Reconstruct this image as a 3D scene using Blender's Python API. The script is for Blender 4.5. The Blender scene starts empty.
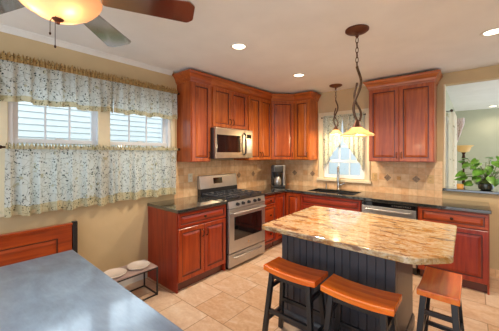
import bpy, bmesh, math, random
from mathutils import Matrix, Vector
R = math.radians
random.seed(7)
SC = bpy.context.scene
COL = SC.collection

# ------------------------------------------------------------------ camera, world, exposure
cam = bpy.data.cameras.new('camera'); camo = bpy.data.objects.new('camera', cam); COL.objects.link(camo)
camo.location = (3.0603, -4.4359, 1.5247); camo.rotation_euler = (R(90), 0, R(40.342))
cam.sensor_width = 36; cam.lens = 262.6/499*36; cam.shift_y = -(165.5-153.42)/499; cam.clip_start = .05
SC.camera = camo
W = bpy.data.worlds.new('world'); SC.world = W; W.use_nodes = True
bg = W.node_tree.nodes['Background']; bg.inputs[0].default_value = (.80, .90, 1.0, 1); bg.inputs[1].default_value = 1.6
SC.view_settings.view_transform = 'Standard'; SC.view_settings.look = 'None'
SC.view_settings.exposure = 0.72; SC.view_settings.gamma = 1
CAN_POWER = 78; SKY_PATCH = 75; PENDANT_POWER = 4.5; FAN_POWER = .75

# daylight from the open sky above the neighbouring house, falling in through the window over the table
sk_ = bpy.data.lights.new('sky_daylight', 'AREA'); sk_.shape = 'RECTANGLE'; sk_.size = 2.4; sk_.size_y = 3.6; sk_.energy = SKY_PATCH; sk_.color = (.78, .89, 1)
sko = bpy.data.objects.new('sky_daylight', sk_); COL.objects.link(sko); sko.location = (-1.7, -3.25, 3.7)
sko.rotation_euler = (R(0), R(-46), 0)
# ------------------------------------------------------------------ material helpers
def lin(c):
    return tuple(((x/255)/12.92 if x/255 <= .04045 else ((x/255+.055)/1.055)**2.4) for x in c)+(1,)
MC = {}
class NT:
    def __init__(s, name):
        s.m = bpy.data.materials.new(name); s.m.use_nodes = True; s.t = s.m.node_tree
        s.b = s.t.nodes['Principled BSDF']; s.out = s.t.nodes['Material Output']
    def n(s, typ, **kw):
        nd = s.t.nodes.new(typ)
        for k, v in kw.items():
            if k in nd.inputs.keys() if isinstance(k, str) else False: nd.inputs[k].default_value = v
            else: setattr(nd, k, v)
        return nd
    def l(s, a, b): s.t.links.new(a, b)
    def coord(s, scale=(1,1,1), rot=(0,0,0)):
        tc = s.n('ShaderNodeTexCoord'); mp = s.n('ShaderNodeMapping')
        mp.inputs['Scale'].default_value = scale; mp.inputs['Rotation'].default_value = rot
        s.l(tc.outputs['Object'], mp.inputs[0]); return mp.outputs[0]
    def noise(s, vec, scale, detail=4, rough=.55, dist=0):
        n = s.n('ShaderNodeTexNoise'); n.inputs['Scale'].default_value = scale; n.inputs['Detail'].default_value = detail
        n.inputs['Roughness'].default_value = rough; n.inputs['Distortion'].default_value = dist
        if vec is not None: s.l(vec, n.inputs['Vector'])
        return n.outputs['Fac']
    def vor(s, vec, scale, feature='F1', out='Distance'):
        n = s.n('ShaderNodeTexVoronoi'); n.feature = feature; n.inputs['Scale'].default_value = scale
        s.l(vec, n.inputs['Vector']); return n.outputs[out]
    def ramp(s, fac, stops, const=False):
        r = s.n('ShaderNodeValToRGB'); e = r.color_ramp.elements
        if const: r.color_ramp.interpolation = 'CONSTANT'
        while len(e) < len(stops): e.new(.5)
        for i, (p, c) in enumerate(stops): e[i].position = p; e[i].color = lin(c) if len(c) == 3 else c
        s.l(fac, r.inputs[0]); return r.outputs[0]
    def mix(s, fac, a, b, mode='MIX'):
        m = s.n('ShaderNodeMix'); m.data_type = 'RGBA'; m.blend_type = mode
        for inp, v in ((m.inputs[0], fac), (m.inputs[6], a), (m.inputs[7], b)):
            if isinstance(v, (int, float)): inp.default_value = v
            elif isinstance(v, tuple): inp.default_value = lin(v) if len(v) == 3 else v
            else: s.l(v, inp)
        return m.outputs[2]
    def math(s, op, a, b=None):
        m = s.n('ShaderNodeMath'); m.operation = op
        for i, v in ((0, a), (1, b)):
            if v is None: continue
            if isinstance(v, (int, float)): m.inputs[i].default_value = v
            else: s.l(v, m.inputs[i])
        return m.outputs[0]
    def base(s, v):
        if isinstance(v, tuple): s.b.inputs['Base Color'].default_value = lin(v)
        else: s.l(v, s.b.inputs['Base Color'])
    def set(s, rough=.5, metal=0, coat=0, coatr=.05, spec=None):
        s.b.inputs['Roughness'].default_value = rough; s.b.inputs['Metallic'].default_value = metal
        s.b.inputs['Coat Weight'].default_value = coat; s.b.inputs['Coat Roughness'].default_value = coatr
        if spec is not None: s.b.inputs['Specular IOR Level'].default_value = spec
    def bump(s, h, strength=.2, dist=.002):
        b = s.n('ShaderNodeBump'); b.inputs['Strength'].default_value = strength; b.inputs['Distance'].default_value = dist
        s.l(h, b.inputs['Height']); s.l(b.outputs[0], s.b.inputs['Normal'])

def plain(name, col, rough=.5, metal=0, coat=0, var=.06, scale=9, spec=None):
    t = NT(name); v = t.coord()
    n = t.noise(v, scale, 5)
    lo = tuple(max(0, c*(1-var)) for c in col); hi = tuple(min(255, c*(1+var)) for c in col)
    t.base(t.ramp(n, [(.3, lo), (.7, hi)])); t.set(rough, metal, coat, spec=spec); return t.m
def wood(name, dark, mid, light, axis, rough=.28, coat=.35, fine=26):
    t = NT(name); sc = [fine]*3; sc['xyz'.index(axis)] = 1.6
    v = t.coord(tuple(sc)); n = t.noise(v, 1.0, 5, .6, .6)
    v2 = t.coord((2.2, 2.2, 2.2)); big = t.noise(v2, 1.3, 3)
    c = t.ramp(n, [(.28, dark), (.5, mid), (.75, light)])
    c = t.mix(.22, c, t.ramp(big, [(.35, dark), (.65, light)]))
    oi = t.n('ShaderNodeObjectInfo'); hs = t.n('ShaderNodeHueSaturation'); t.l(c, hs.inputs['Color'])
    t.l(t.math('ADD', t.math('MULTIPLY', oi.outputs['Random'], .26), .87), hs.inputs['Value'])
    t.l(t.math('ADD', t.math('MULTIPLY', oi.outputs['Random'], .012), .494), hs.inputs['Hue']); t.base(hs.outputs[0])
    t.set(rough, 0, coat, .12); t.bump(n, .06); return t.m
def glass(name, col, rough=.02):
    t = NT(name); t.b.inputs['Transmission Weight'].default_value = 1; t.base(col); t.set(rough); t.b.inputs['IOR'].default_value = 1.45; return t.m
def pane(name, tint=(248, 252, 252)):
    t = NT(name); tr = t.n('ShaderNodeBsdfTransparent'); tr.inputs[0].default_value = lin(tint)
    gl = t.n('ShaderNodeBsdfGlossy'); gl.inputs['Roughness'].default_value = .01
    fr = t.n('ShaderNodeFresnel'); fr.inputs[0].default_value = 1.4
    mx = t.n('ShaderNodeMixShader'); t.l(fr.outputs[0], mx.inputs[0]); t.l(tr.outputs[0], mx.inputs[1]); t.l(gl.outputs[0], mx.inputs[2])
    t.l(mx.outputs[0], t.out.inputs[0]); return t.m
def glow(name, col, strength, base=None, translucent=0):
    t = NT(name); v = t.coord(); n = t.noise(v, 7, 3)
    b = base or col
    t.base(t.ramp(n, [(.3, tuple(c*.93 for c in b)), (.7, b)])); t.set(.25, 0, .3)
    t.b.inputs['Emission Color'].default_value = lin(col); t.b.inputs['Emission Strength'].default_value = strength
    if translucent:
        tr = t.n('ShaderNodeBsdfTranslucent'); tr.inputs[0].default_value = lin(b)
        mx = t.n('ShaderNodeMixShader'); mx.inputs[0].default_value = translucent
        t.l(t.b.outputs[0], mx.inputs[1]); t.l(tr.outputs[0], mx.inputs[2]); t.l(mx.outputs[0], t.out.inputs[0])
    return t.m
def cloth_mat(name, ground, vine, leaf, density=.5, trans=.45, scale=1.0):
    t = NT(name); v = t.coord((scale,)*3)
    warp = t.n('ShaderNodeTexNoise'); warp.inputs['Scale'].default_value = 9; t.l(v, warp.inputs['Vector'])
    add = t.n('ShaderNodeVectorMath'); add.operation = 'MULTIPLY_ADD'; t.l(warp.outputs['Color'], add.inputs[0])
    add.inputs[1].default_value = (.09, .09, .09); t.l(v, add.inputs[2]); wv = add.outputs[0]
    edge = t.vor(wv, 15, 'DISTANCE_TO_EDGE'); vines = t.math('LESS_THAN', edge, .020)
    dots = t.math('LESS_THAN', t.vor(wv, 46), .27)
    gate = t.math('GREATER_THAN', t.noise(v, 14, 2), 1-density)
    dots = t.math('MULTIPLY', dots, gate)
    blob = t.math('LESS_THAN', t.vor(wv, 17), .26); gate2 = t.math('GREATER_THAN', t.noise(v, 6, 2), .55)
    blob = t.math('MULTIPLY', blob, gate2)
    c = t.mix(t.math('MULTIPLY', vines, .6), ground, vine); c = t.mix(t.math('MULTIPLY', blob, .6), c, (176, 168, 120)); c = t.mix(dots, c, leaf)
    t.base(c); t.set(.9, spec=.1)
    tr = t.n('ShaderNodeBsdfTranslucent'); t.l(c, tr.inputs[0])
    mx = t.n('ShaderNodeMixShader'); mx.inputs[0].default_value = trans
    t.l(t.b.outputs[0], mx.inputs[1]); t.l(tr.outputs[0], mx.inputs[2]); t.l(mx.outputs[0], t.out.inputs[0]); return t.m

CH = dict(dark=(122, 50, 16), mid=(170, 80, 28), light=(200, 112, 46))
cherry = wood('cherry', CH['dark'], CH['mid'], CH['light'], 'z', .32, .16)
cherryx = wood('cherry_across', CH['dark'], CH['mid'], CH['light'], 'x', .32, .16)
CB = dict(dark=(112, 28, 8), mid=(152, 50, 15), light=(182, 74, 26))
cherryb = wood('cherry_red', CB['dark'], CB['mid'], CB['light'], 'z', .32, .16)
cherrybx = wood('cherry_red_across', CB['dark'], CB['mid'], CB['light'], 'x', .32, .16)
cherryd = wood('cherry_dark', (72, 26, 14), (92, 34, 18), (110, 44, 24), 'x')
stoolwood = wood('stool_wood', (200, 78, 14), (240, 104, 22), (250, 140, 46), 'x', .22, .5)
benchwood = wood('bench_wood', (104, 26, 8), (148, 44, 14), (180, 70, 24), 'y', .3, .2)
walnut = wood('walnut', (52, 22, 14), (80, 36, 22), (104, 54, 34), 'x', .12, 1, 18)
walnut.node_tree.nodes['Principled BSDF'].inputs['Coat IOR'].default_value = 3.4
black = plain('black_paint', (30, 29, 32), .34, 0, .2)
navy = plain('charcoal_paint', (56, 55, 62), .38, 0, .15)
bronze = plain('bronze', (70, 48, 36), .4, .8)
rust = plain('rust_bronze', (104, 62, 44), .42, .55)
stembr = plain('stem_bronze', (92, 64, 42), .42, .5)
steel = plain('stainless', (186, 182, 178), .30, .80, var=.03)
steelm = plain('brushed_steel', (176, 160, 140), .3, .9, var=.04)
steeld = plain('dark_steel', (92, 92, 94), .35, .9)
chrome = plain('chrome', (200, 198, 192), .16, 1, var=.02)
blackgl = plain('black_glass', (14, 15, 18), .05, 0, .5)
iron = plain('cast_iron', (84, 88, 98), .28, .6)
white = plain('white_paint', (232, 230, 224), .4, var=.02)
cream = plain('cream_trim', (232, 218, 186), .42, var=.02)
vinyl = plain('white_vinyl', (236, 238, 242), .35, var=.01)
ceilm = plain('ceiling_paint', (238, 238, 234), .9, var=.015, scale=3)
wallm = plain('beige_paint', (202, 178, 138), .8, var=.02, scale=4)
farm = plain('sage_paint', (184, 184, 160), .8, var=.015, scale=4)
plastic = plain('ivory_plastic', (222, 214, 196), .4, var=.02)
tanpl = plain('tan_plate', (206, 168, 112), .4, var=.03)
ceramic = plain('bowl_ceramic', (226, 214, 204), .25, 0, .3, var=.03)
standtop = plain('stand_top', (176, 152, 146), .45, var=.08)
leafm = plain('leaf_green', (78, 124, 34), .35, 0, .2, var=.45, scale=16)
stemm = plain('stem_green', (96, 118, 48), .5, var=.15)
soil = plain('pot_dark', (52, 56, 46), .2, .2, .5, var=.2)
paneglass = pane('pane_glass')
vaseglass = glass('vase_glass', (226, 238, 230))
accent = plain('accent_tile', (150, 122, 96), .5, var=.2, scale=60)
accentsq = plain('accent_square', (206, 154, 92), .5, var=.12, scale=50)
curt = cloth_mat('curtain_print', (220, 222, 216), (128, 128, 104), (48, 62, 60), .58)
curthem = cloth_mat('curtain_hem_print', (208, 198, 164), (120, 100, 66), (70, 76, 58), .55, .3)
curtruf = cloth_mat('curtain_ruffle_print', (176, 142, 92), (96, 66, 40), (50, 46, 40), .62, .2, 1.3)
sheer = cloth_mat('sheer_print', (214, 218, 202), (136, 146, 116), (70, 98, 80), .62, .30)
whitecloth = cloth_mat('white_cloth', (255, 246, 226), (252, 242, 222), (250, 238, 216), .3, .4)
toile = cloth_mat('toile_print', (232, 218, 212), (190, 120, 120), (170, 96, 100), .45, .4)
canm = glow('lamp_lens', (255, 236, 200), 5, (255, 245, 225))
shadem = glow('amber_glass_shade', (255, 214, 140), .10, (248, 222, 178), .5)
bowlm = glow('amber_glass_bowl', (255, 190, 140), .10, (244, 216, 188), .5)
torchm = glow('torchiere_glass', (236, 196, 120), .12, (236, 204, 140), .3)
bulbm = glow('bulb_lit', (255, 224, 160), 14)
amber = glow('candle_amber', (255, 190, 96), .15, (236, 180, 90), .3)

def mk_floor():
    t = NT('floor_travertine'); tc = t.n('ShaderNodeTexCoord'); mp = t.n('ShaderNodeMapping')
    mp.inputs['Location'].default_value = (-.963, 2.42, 0); t.l(tc.outputs['Object'], mp.inputs[0])
    br = t.n('ShaderNodeTexBrick'); br.offset = .5; br.inputs['Scale'].default_value = 1
    br.inputs['Brick Width'].default_value = .4; br.inputs['Row Height'].default_value = .385
    br.inputs['Mortar Size'].default_value = .004; br.inputs['Mortar Smooth'].default_value = .3; br.inputs['Bias'].default_value = 0
    br.inputs['Color1'].default_value = lin((192, 148, 112)); br.inputs['Color2'].default_value = lin((226, 206, 188)); br.inputs['Mortar'].default_value = lin((140, 108, 80))
    t.l(mp.outputs[0], br.inputs['Vector'])
    v = t.coord((1, 1.8, 1)); n = t.noise(v, 5, 6, .6, .8); n2 = t.noise(t.coord(), 34, 4)
    c = t.mix(.45, br.outputs['Color'], t.ramp(n, [(.3, (180, 132, 92)), (.52, (210, 176, 144)), (.72, (234, 222, 208))]))
    c = t.mix(.12, c, t.ramp(n2, [(.35, (140, 100, 70)), (.6, (226, 206, 180))]))
    c = t.mix(br.outputs['Fac'], c, (150, 118, 90)); t.base(c); t.set(.34, spec=.45)
    t.bump(t.math('SUBTRACT', 1, br.outputs['Fac']), .35, .003); return t.m
def mk_splash():
    t = NT('backsplash_travertine'); tc = t.n('ShaderNodeTexCoord'); sp = t.n('ShaderNodeSeparateXYZ'); t.l(tc.outputs['Object'], sp.inputs[0])
    u = t.math('ADD', sp.outputs[0], sp.outputs[1]); cb = t.n('ShaderNodeCombineXYZ'); t.l(u, cb.inputs[0]); t.l(t.math('SUBTRACT', sp.outputs[2], .914), cb.inputs[1])
    br = t.n('ShaderNodeTexBrick'); br.offset = 0; br.inputs['Scale'].default_value = 1; br.inputs['Brick Width'].default_value = .102; br.inputs['Row Height'].default_value = .102
    br.inputs['Mortar Size'].default_value = .0028; br.inputs['Mortar Smooth'].default_value = .4
    br.inputs['Color1'].default_value = lin((214, 156, 102)); br.inputs['Color2'].default_value = lin((244, 210, 166)); br.inputs['Mortar'].default_value = lin((196, 164, 128))
    t.l(cb.outputs[0], br.inputs['Vector']); n = t.noise(t.coord(), 16, 6, .6)
    c = t.mix(.4, br.outputs['Color'], t.ramp(n, [(.32, (196, 148, 102)), (.7, (246, 218, 178))])); t.base(c); t.set(.5)
    t.bump(t.math('SUBTRACT', 1, br.outputs['Fac']), .3, .003); return t.m
def mk_gold():
    t = NT('gold_granite'); v = t.coord((2.0, 4.2, 4.2), (0, 0, R(4)))
    n = t.noise(v, 2.6, 9, .66, 1.0); n2 = t.noise(t.coord((1.6, 4.6, 4.6), (0, 0, R(-3))), 2.6, 6, .6, .8); sp = t.noise(t.coord(), 44, 5, .7)
    m_ = t.noise(t.coord((1, 1.6, 1)), 15, 5, .65, .6)
    c = t.ramp(n, [(.30, (132, 80, 40)), (.39, (178, 124, 58)), (.46, (190, 154, 104)), (.55, (204, 184, 152)), (.64, (182, 132, 66)), (.74, (204, 182, 148))])
    k = t.ramp(m_, [(.36, (255, 255, 255)), (.46, (0, 0, 0))]); c = t.mix(t.math('MULTIPLY', k, .55), c, (150, 100, 60))
    k2 = t.ramp(m_, [(.56, (0, 0, 0)), (.64, (255, 255, 255))]); c = t.mix(t.math('MULTIPLY', k2, .45), c, (236, 222, 198))
    d = t.ramp(n2, [(.56, (0, 0, 0)), (.61, (255, 255, 255))]); c = t.mix(t.math('MULTIPLY', d, .8), c, (112, 66, 44))
    g = t.ramp(sp, [(.56, (0, 0, 0)), (.64, (255, 255, 255))]); c = t.mix(t.math('MULTIPLY', g, .6), c, (104, 72, 50))
    t.base(c); t.set(.10, 0, .3, .04); return t.m
def mk_dark():
    t = NT('dark_granite'); sp = t.noise(t.coord(), 70, 5, .75); n = t.noise(t.coord(), 10, 4)
    c = t.ramp(sp, [(.38, (22, 24, 24)), (.56, (44, 46, 44)), (.68, (96, 98, 90))]); c = t.mix(.3, c, t.ramp(n, [(.4, (24, 28, 30)), (.6, (70, 68, 62))]))
    t.base(c); t.set(.10, 0, 1, .04); t.b.inputs['Coat IOR'].default_value = 1.8; return t.m
def mk_table():
    t = NT('slate_painted_sheen'); n = t.noise(t.coord((1, 1.6, 1)), 2.6, 6, .6, .6); f = t.noise(t.coord((3, 14, 3)), 6, 4)
    t.base(t.mix(.25, t.ramp(n, [(.3, (84, 104, 134)), (.52, (122, 146, 180)), (.72, (156, 178, 208))]), t.ramp(f, [(.4, (56, 66, 80)), (.7, (110, 122, 140))])))  # base colour lifted to cloudy pale blue, imitating the window's reflection on dark slate
    t.set(.34, 0, 1, .33); t.b.inputs['Coat IOR'].default_value = 2.0; r = t.ramp(n, [(.3, (60, 60, 60)), (.7, (110, 110, 110))]); t.l(r, t.b.inputs['Roughness']); return t.m
floorm, splashm, goldm, darkm, tablem = mk_floor(), mk_splash(), mk_gold(), mk_dark(), mk_table()
sidingm = plain('white_siding', (224, 227, 231), .6, var=.015)
grassm = plain('lawn', (110, 130, 84), .9, var=.2, scale=3)
roofm = plain('roof_shingle', (96, 92, 92), .9, var=.15, scale=12)

# ------------------------------------------------------------------ mesh helpers
class MB:
    def __init__(s): s.v = []; s.f = []; s.sm = []
    def add(s, vs, fs, smooth=False):
        o = len(s.v); s.v += [tuple(p) for p in vs]; s.f += [tuple(i+o for i in f) for f in fs]; s.sm += [smooth]*len(fs); return s
    def box(s, x0, x1, y0, y1, z0, z1):
        return s.add([(x0,y0,z0),(x1,y0,z0),(x1,y1,z0),(x0,y1,z0),(x0,y0,z1),(x1,y0,z1),(x1,y1,z1),(x0,y1,z1)],
            [(0,3,2,1),(4,5,6,7),(0,1,5,4),(1,2,6,5),(2,3,7,6),(3,0,4,7)])
    def prism(s, pts, z0, z1):
        n = len(pts)
        return s.add([(x,y,z0) for x,y in pts]+[(x,y,z1) for x,y in pts],
            [tuple(range(n-1,-1,-1)), tuple(range(n,2*n))]+[(i,(i+1)%n,n+(i+1)%n,n+i) for i in range(n)])
    def beam(s, p0, p1, w, d=None, up=(0,0,1), w1=None):
        d = d or w; p0, p1 = Vector(p0), Vector(p1); a = (p1-p0).normalized(); u = Vector(up)
        if abs(a.dot(u)) > .98: u = Vector((1,0,0))
        sx = a.cross(u).normalized(); sy = sx.cross(a).normalized(); k = (w1 or w)/w; vs = []
        for p, q in ((p0, 1), (p1, k)):
            for i, j in ((-1,-1),(1,-1),(1,1),(-1,1)): vs.append(p+sx*i*w/2*q+sy*j*d/2*q)
        return s.add(vs, [(0,3,2,1),(4,5,6,7),(0,1,5,4),(1,2,6,5),(2,3,7,6),(3,0,4,7)])
    def tube(s, pts, r, seg=10, closed=False):
        pts = [Vector(p) for p in pts]; n = len(pts); rs = r if isinstance(r, (list, tuple)) else [r]*n
        vs = []; prev = None
        for i, p in enumerate(pts):
            if closed: tn = pts[(i+1)%n]-pts[i-1]
            else: tn = pts[min(i+1,n-1)]-pts[max(i-1,0)]
            tn.normalize()
            if prev is None:
                u = Vector((0,0,1)) if abs(tn.z) < .9 else Vector((1,0,0)); a = tn.cross(u).normalized()
            else: a = (prev-tn*prev.dot(tn)).normalized()
            prev = a; b = tn.cross(a)
            for k in range(seg):
                t = 2*math.pi*k/seg; vs.append(p+(a*math.cos(t)+b*math.sin(t))*rs[i])
        fs = []
        for i in range(n if closed else n-1):
            j = (i+1)%n
            for k in range(seg): fs.append((i*seg+k, i*seg+(k+1)%seg, j*seg+(k+1)%seg, j*seg+k))
        s.add(vs, fs, True)
        if not closed:
            o = len(s.v)-len(vs); s.f += [tuple(o+k for k in range(seg-1,-1,-1)), tuple(o+(n-1)*seg+k for k in range(seg))]; s.sm += [False]*2
        return s
    def lathe(s, prof, c=(0,0,0), seg=32, cap=True, sx=1, sy=1):
        vs = []; m = len(prof)
        for r, z in prof:
            for k in range(seg):
                t = 2*math.pi*k/seg; vs.append((c[0]+r*math.cos(t)*sx, c[1]+r*math.sin(t)*sy, c[2]+z))
        fs = [(i*seg+k, i*seg+(k+1)%seg, (i+1)*seg+(k+1)%seg, (i+1)*seg+k) for i in range(m-1) for k in range(seg)]
        if cap: fs += [tuple(range(seg-1,-1,-1)), tuple((m-1)*seg+k for k in range(seg))]
        return s.add(vs, fs, True)
    def grid(s, fn, nu, nv, smooth=True):
        vs = [fn(i/nu, j/nv) for j in range(nv+1) for i in range(nu+1)]
        return s.add(vs, [(j*(nu+1)+i, j*(nu+1)+i+1, (j+1)*(nu+1)+i+1, (j+1)*(nu+1)+i) for j in range(nv) for i in range(nu)], smooth)
    def sphere(s, c, r, n=12, sz=1):
        return s.lathe([(max(r*math.sin(math.pi*i/n), 1e-4), -r*sz*math.cos(math.pi*i/n)) for i in range(n+1)], c, 16)
    def panel(s, x0, x1, z0, z1, y, t, fr=.055):
        """a raised panel front: frame, groove and raised field, facing -y"""
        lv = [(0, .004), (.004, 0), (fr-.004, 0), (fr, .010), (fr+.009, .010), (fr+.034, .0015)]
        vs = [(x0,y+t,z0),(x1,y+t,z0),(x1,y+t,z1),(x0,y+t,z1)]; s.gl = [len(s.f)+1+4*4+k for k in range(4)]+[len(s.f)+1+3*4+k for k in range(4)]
        for d, q in lv: vs += [(x0+d,y+q,z0+d),(x1-d,y+q,z0+d),(x1-d,y+q,z1-d),(x0+d,y+q,z1-d)]
        fs = [(3,2,1,0)]
        for i in range(len(lv)):
            a = 4*i; b = a+4
            fs += [(a+k, a+(k+1)%4, b+(k+1)%4, b+k) for k in range(4)]
        e = 4*len(lv); fs.append((e,e+1,e+2,e+3)); return s.add(vs, fs)
    def sweep(s, path, prof, first=None, last=None):
        """a moulding profile (out, z) along a plan polyline; out is to the right of travel"""
        P = [Vector((p[0], p[1])) for p in path]; n = len(P); vs = []
        ext = [Vector(first) if first else None]+P+[Vector(last) if last else None]
        for i in range(1, n+1):
            nr = []
            for a, b in ((ext[i-1], ext[i]), (ext[i], ext[i+1])):
                if a is None or b is None: continue
                d = (b-a).normalized(); nr.append(Vector((d.y, -d.x)))
            m = nr[0] if len(nr) == 1 else (nr[0]+nr[1])/(1+nr[0].dot(nr[1]))
            for o, z in prof: vs.append((ext[i].x+m.x*o, ext[i].y+m.y*o, z))
        k = len(prof); fs = [(i*k+j, (i+1)*k+j, (i+1)*k+(j+1)%k, i*k+(j+1)%k) for i in range(n-1) for j in range(k)]
        fs += [tuple(range(k)), tuple((n-1)*k+j for j in range(k-1,-1,-1))]; return s.add(vs, fs)
def wm(o):
    m = o.matrix_basis.copy(); return wm(o.parent) @ m if o.parent else m
def obj(name, mb, mat, parent=None, bevel=0, world=False, kind=None, label=None, fixn=True, seg=2):
    me = bpy.data.meshes.new(name); me.from_pydata(mb.v, [], mb.f); me.polygons.foreach_set('use_smooth', mb.sm)
    if fixn:
        b = bmesh.new(); b.from_mesh(me); bmesh.ops.recalc_face_normals(b, faces=b.faces); b.to_mesh(me); b.free()
    if world and parent: me.transform(wm(parent).inverted())
    me.materials.append(mat)
    if getattr(mb, 'gl', None):
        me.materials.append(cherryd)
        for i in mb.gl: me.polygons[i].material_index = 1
    o = bpy.data.objects.new(name, me); COL.objects.link(o)
    if any(mb.sm): me.set_sharp_from_angle(angle=R(42))
    if parent: o.parent = parent
    if bevel:
        m = o.modifiers.new('edge', 'BEVEL'); m.width = bevel; m.segments = seg; m.limit_method = 'ANGLE'; m.angle_limit = R(35)
    if kind: o['kind'] = kind
    if label: o['label'] = label
    return o
def thing(name, label, cat, loc=(0,0,0), rz=0, group=None):
    o = bpy.data.objects.new(name, None); COL.objects.link(o); o.location = loc; o.rotation_euler = (0,0,rz); o.empty_display_size = .1
    o['label'] = label; o['category'] = cat
    if group: o['group'] = group
    return o
def tag(o, label, cat, group=None):
    o['label'] = label; o['category'] = cat
    if group: o['group'] = group
    return o
def copy_tree(o, parent=None):
    c = o.copy(); COL.objects.link(c)
    if parent: c.parent = parent
    for ch in list(o.children): copy_tree(ch, c)
    return c
def lamp(name, typ, loc, power, col, size=.05, parent=None, **kw):
    l = bpy.data.lights.new(name, typ); l.energy = power; l.color = col
    if typ in ('POINT', 'SPOT'): l.shadow_soft_size = size
    for k, v in kw.items(): setattr(l, k, v)
    o = bpy.data.objects.new(name, l); COL.objects.link(o); o.location = loc
    if parent: o.parent = parent
    return o
S = 'structure'

# ------------------------------------------------------------------ the setting
CZ = 2.612
CT = 2.58     # top of the cabinet crowns
obj('floor', MB().box(-.14, 5.34, -6.2, 4.4, -.1, 0), floorm, kind=S)
obj('ceiling', MB().box(-.14, 5.34, -6.2, 4.4, CZ, CZ+.12), ceilm, kind=S)
obj('ground', MB().box(-14, -.14, -14, 12, -.5, -.35), grassm, kind=S)
# wall_left with the double window opening
WY0, WY1, WZ0, WZ1 = -4.06, -2.45, 1.02, 2.25
m = MB(); m.box(-.14, 0, -6.2, WY0, 0, CZ); m.box(-.14, 0, WY1, .14, 0, CZ); m.box(-.14, 0, WY0, WY1, 0, WZ0); m.box(-.14, 0, WY0, WY1, WZ1, CZ)
obj('wall_left', m, wallm, kind=S)
SX0, SX1, SZ0, SZ1 = 1.03, 1.735, 1.10, 2.16
PX = 2.76
m = MB(); m.box(0, SX0, 0, .14, 0, CZ); m.box(SX1, PX, 0, .14, 0, CZ); m.box(SX0, SX1, 0, .14, 0, SZ0); m.box(SX0, SX1, 0, .14, SZ1, CZ)
m.box(PX, 5.2, 0, .14, 0, 1.02); m.box(PX, 5.2, 0, .14, 2.462, CZ)
obj('wall_back', m, wallm, kind=S)
obj('wall_right', MB().box(5.2, 5.34, -6.2, .14, 0, CZ), wallm, kind=S)
obj('wall_far', MB().box(2.58, 5.2, 4.2, 4.34, 0, CZ), farm, kind=S)
m = MB(); m.box(2.58, 2.72, .14, 1.05, 0, CZ); m.box(2.58, 2.72, 1.75, 4.2, 0, CZ); m.box(2.58, 2.72, 1.05, 1.75, 0, .8); m.box(2.58, 2.72, 1.05, 1.75, 2.15, CZ)
obj('wall_side', m, farm, kind=S)
# jamb lining of the pass-through
m = MB(); m.box(PX, PX+.018, -.012, .15, 1.0555, 2.462)
obj('trim_1', m, cream, kind=S, bevel=.003)
# crown moulding on the window wall
cp = [(0, CZ-.05), (.008, CZ-.05), (.012, CZ-.042), (.034, CZ-.016), (.045, CZ-.010), (.050, CZ-.001), (0, CZ-.001)]
obj('trim_2', MB().sweep([(0, -6.2), (0, -2.44)], cp), white, kind=S)
bp = [(0, 0), (.014, 0), (.014, .085), (.008, .1), (0, .1)]
obj('baseboard_left', MB().sweep([(0, -6.2), (0, -2.79)], bp), white, kind=S)
obj('baseboard_back', MB().sweep([(3.20, 0), (5.2, 0)], [(0,0),(.012,0),(.012,.1),(0,.1)]), splashm, kind=S)
# backsplash
m = MB(); m.box(0, .008, -2.40, 0, .9, 1.415)
m.box(.008, .93, -.008, 0, .9, 1.415); m.box(.93, 1.83, -.008, 0, .9, 1.045); m.box(1.83, PX-.012, -.008, 0, .9, 1.415)
bs = obj('backsplash', m, splashm, kind=S)
def diamond(c, ax, r):
    m = MB(); e = .011
    if ax == 'y': m.add([(c[0]-r,-e,c[1]),(c[0],-e,c[1]-r),(c[0]+r,-e,c[1]),(c[0],-e,c[1]+r),(c[0]-r,-.006,c[1]),(c[0],-.006,c[1]-r),(c[0]+r,-.006,c[1]),(c[0],-.006,c[1]+r)],
        [(0,1,2,3),(7,6,5,4),(0,4,5,1),(1,5,6,2),(2,6,7,3),(3,7,4,0)])
    else: m.add([(e,c[0]-r,c[1]),(e,c[0],c[1]-r),(e,c[0]+r,c[1]),(e,c[0],c[1]+r),(.006,c[0]-r,c[1]),(.006,c[0],c[1]-r),(.006,c[0]+r,c[1]),(.006,c[0],c[1]+r)],
        [(0,1,2,3),(7,6,5,4),(0,4,5,1),(1,5,6,2),(2,6,7,3),(3,7,4,0)])
    return m
for x in (.445, .82, 2.07, 2.444): obj('accent_tile', diamond((x, 1.155), 'y', .052), accent, bs)
for y in (-.74, -1.126): obj('accent_tile', diamond((y, 1.155), 'x', .052), accent, bs)
obj('accent_tile', MB().box(2.196, 2.25, -.011, -.006, 1.128, 1.182), accentsq, bs)

# ---- window_1, the double window behind the floral curtains
w1 = bpy.data.objects.new('window_1', None); COL.objects.link(w1); w1['kind'] = S; w1.location = (0, -3.25, WZ0)
m = MB()
for y0, y1 in ((WY0-.07, WY0), (WY1, WY1+.05)): m.box(0, .02, y0, y1, WZ0-.02, WZ1+.08)
m.box(0, .02, WY0-.07, WY1+.05, WZ1, WZ1+.08); m.box(-.0, .02, -3.345, -3.225, WZ0, WZ1)
obj('window_casing', m, cream, w1, .004, True)
obj('window_stool', MB().box(-.1, .05, WY0-.08, WY1+.05, WZ0-.03, WZ0), cream, w1, .005, True)
m = MB(); m.box(-.13, -.005, WY0, WY0+.035, WZ0, WZ1); m.box(-.13, -.005, WY1-.035, WY1, WZ0, WZ1); m.box(-.13, -.005, -3.335, -3.235, WZ0, WZ1); m.box(-.13, -.005, WY0, WY1, WZ1-.03, WZ1)
obj('window_frame', m, vinyl, w1, .003, True)
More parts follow.
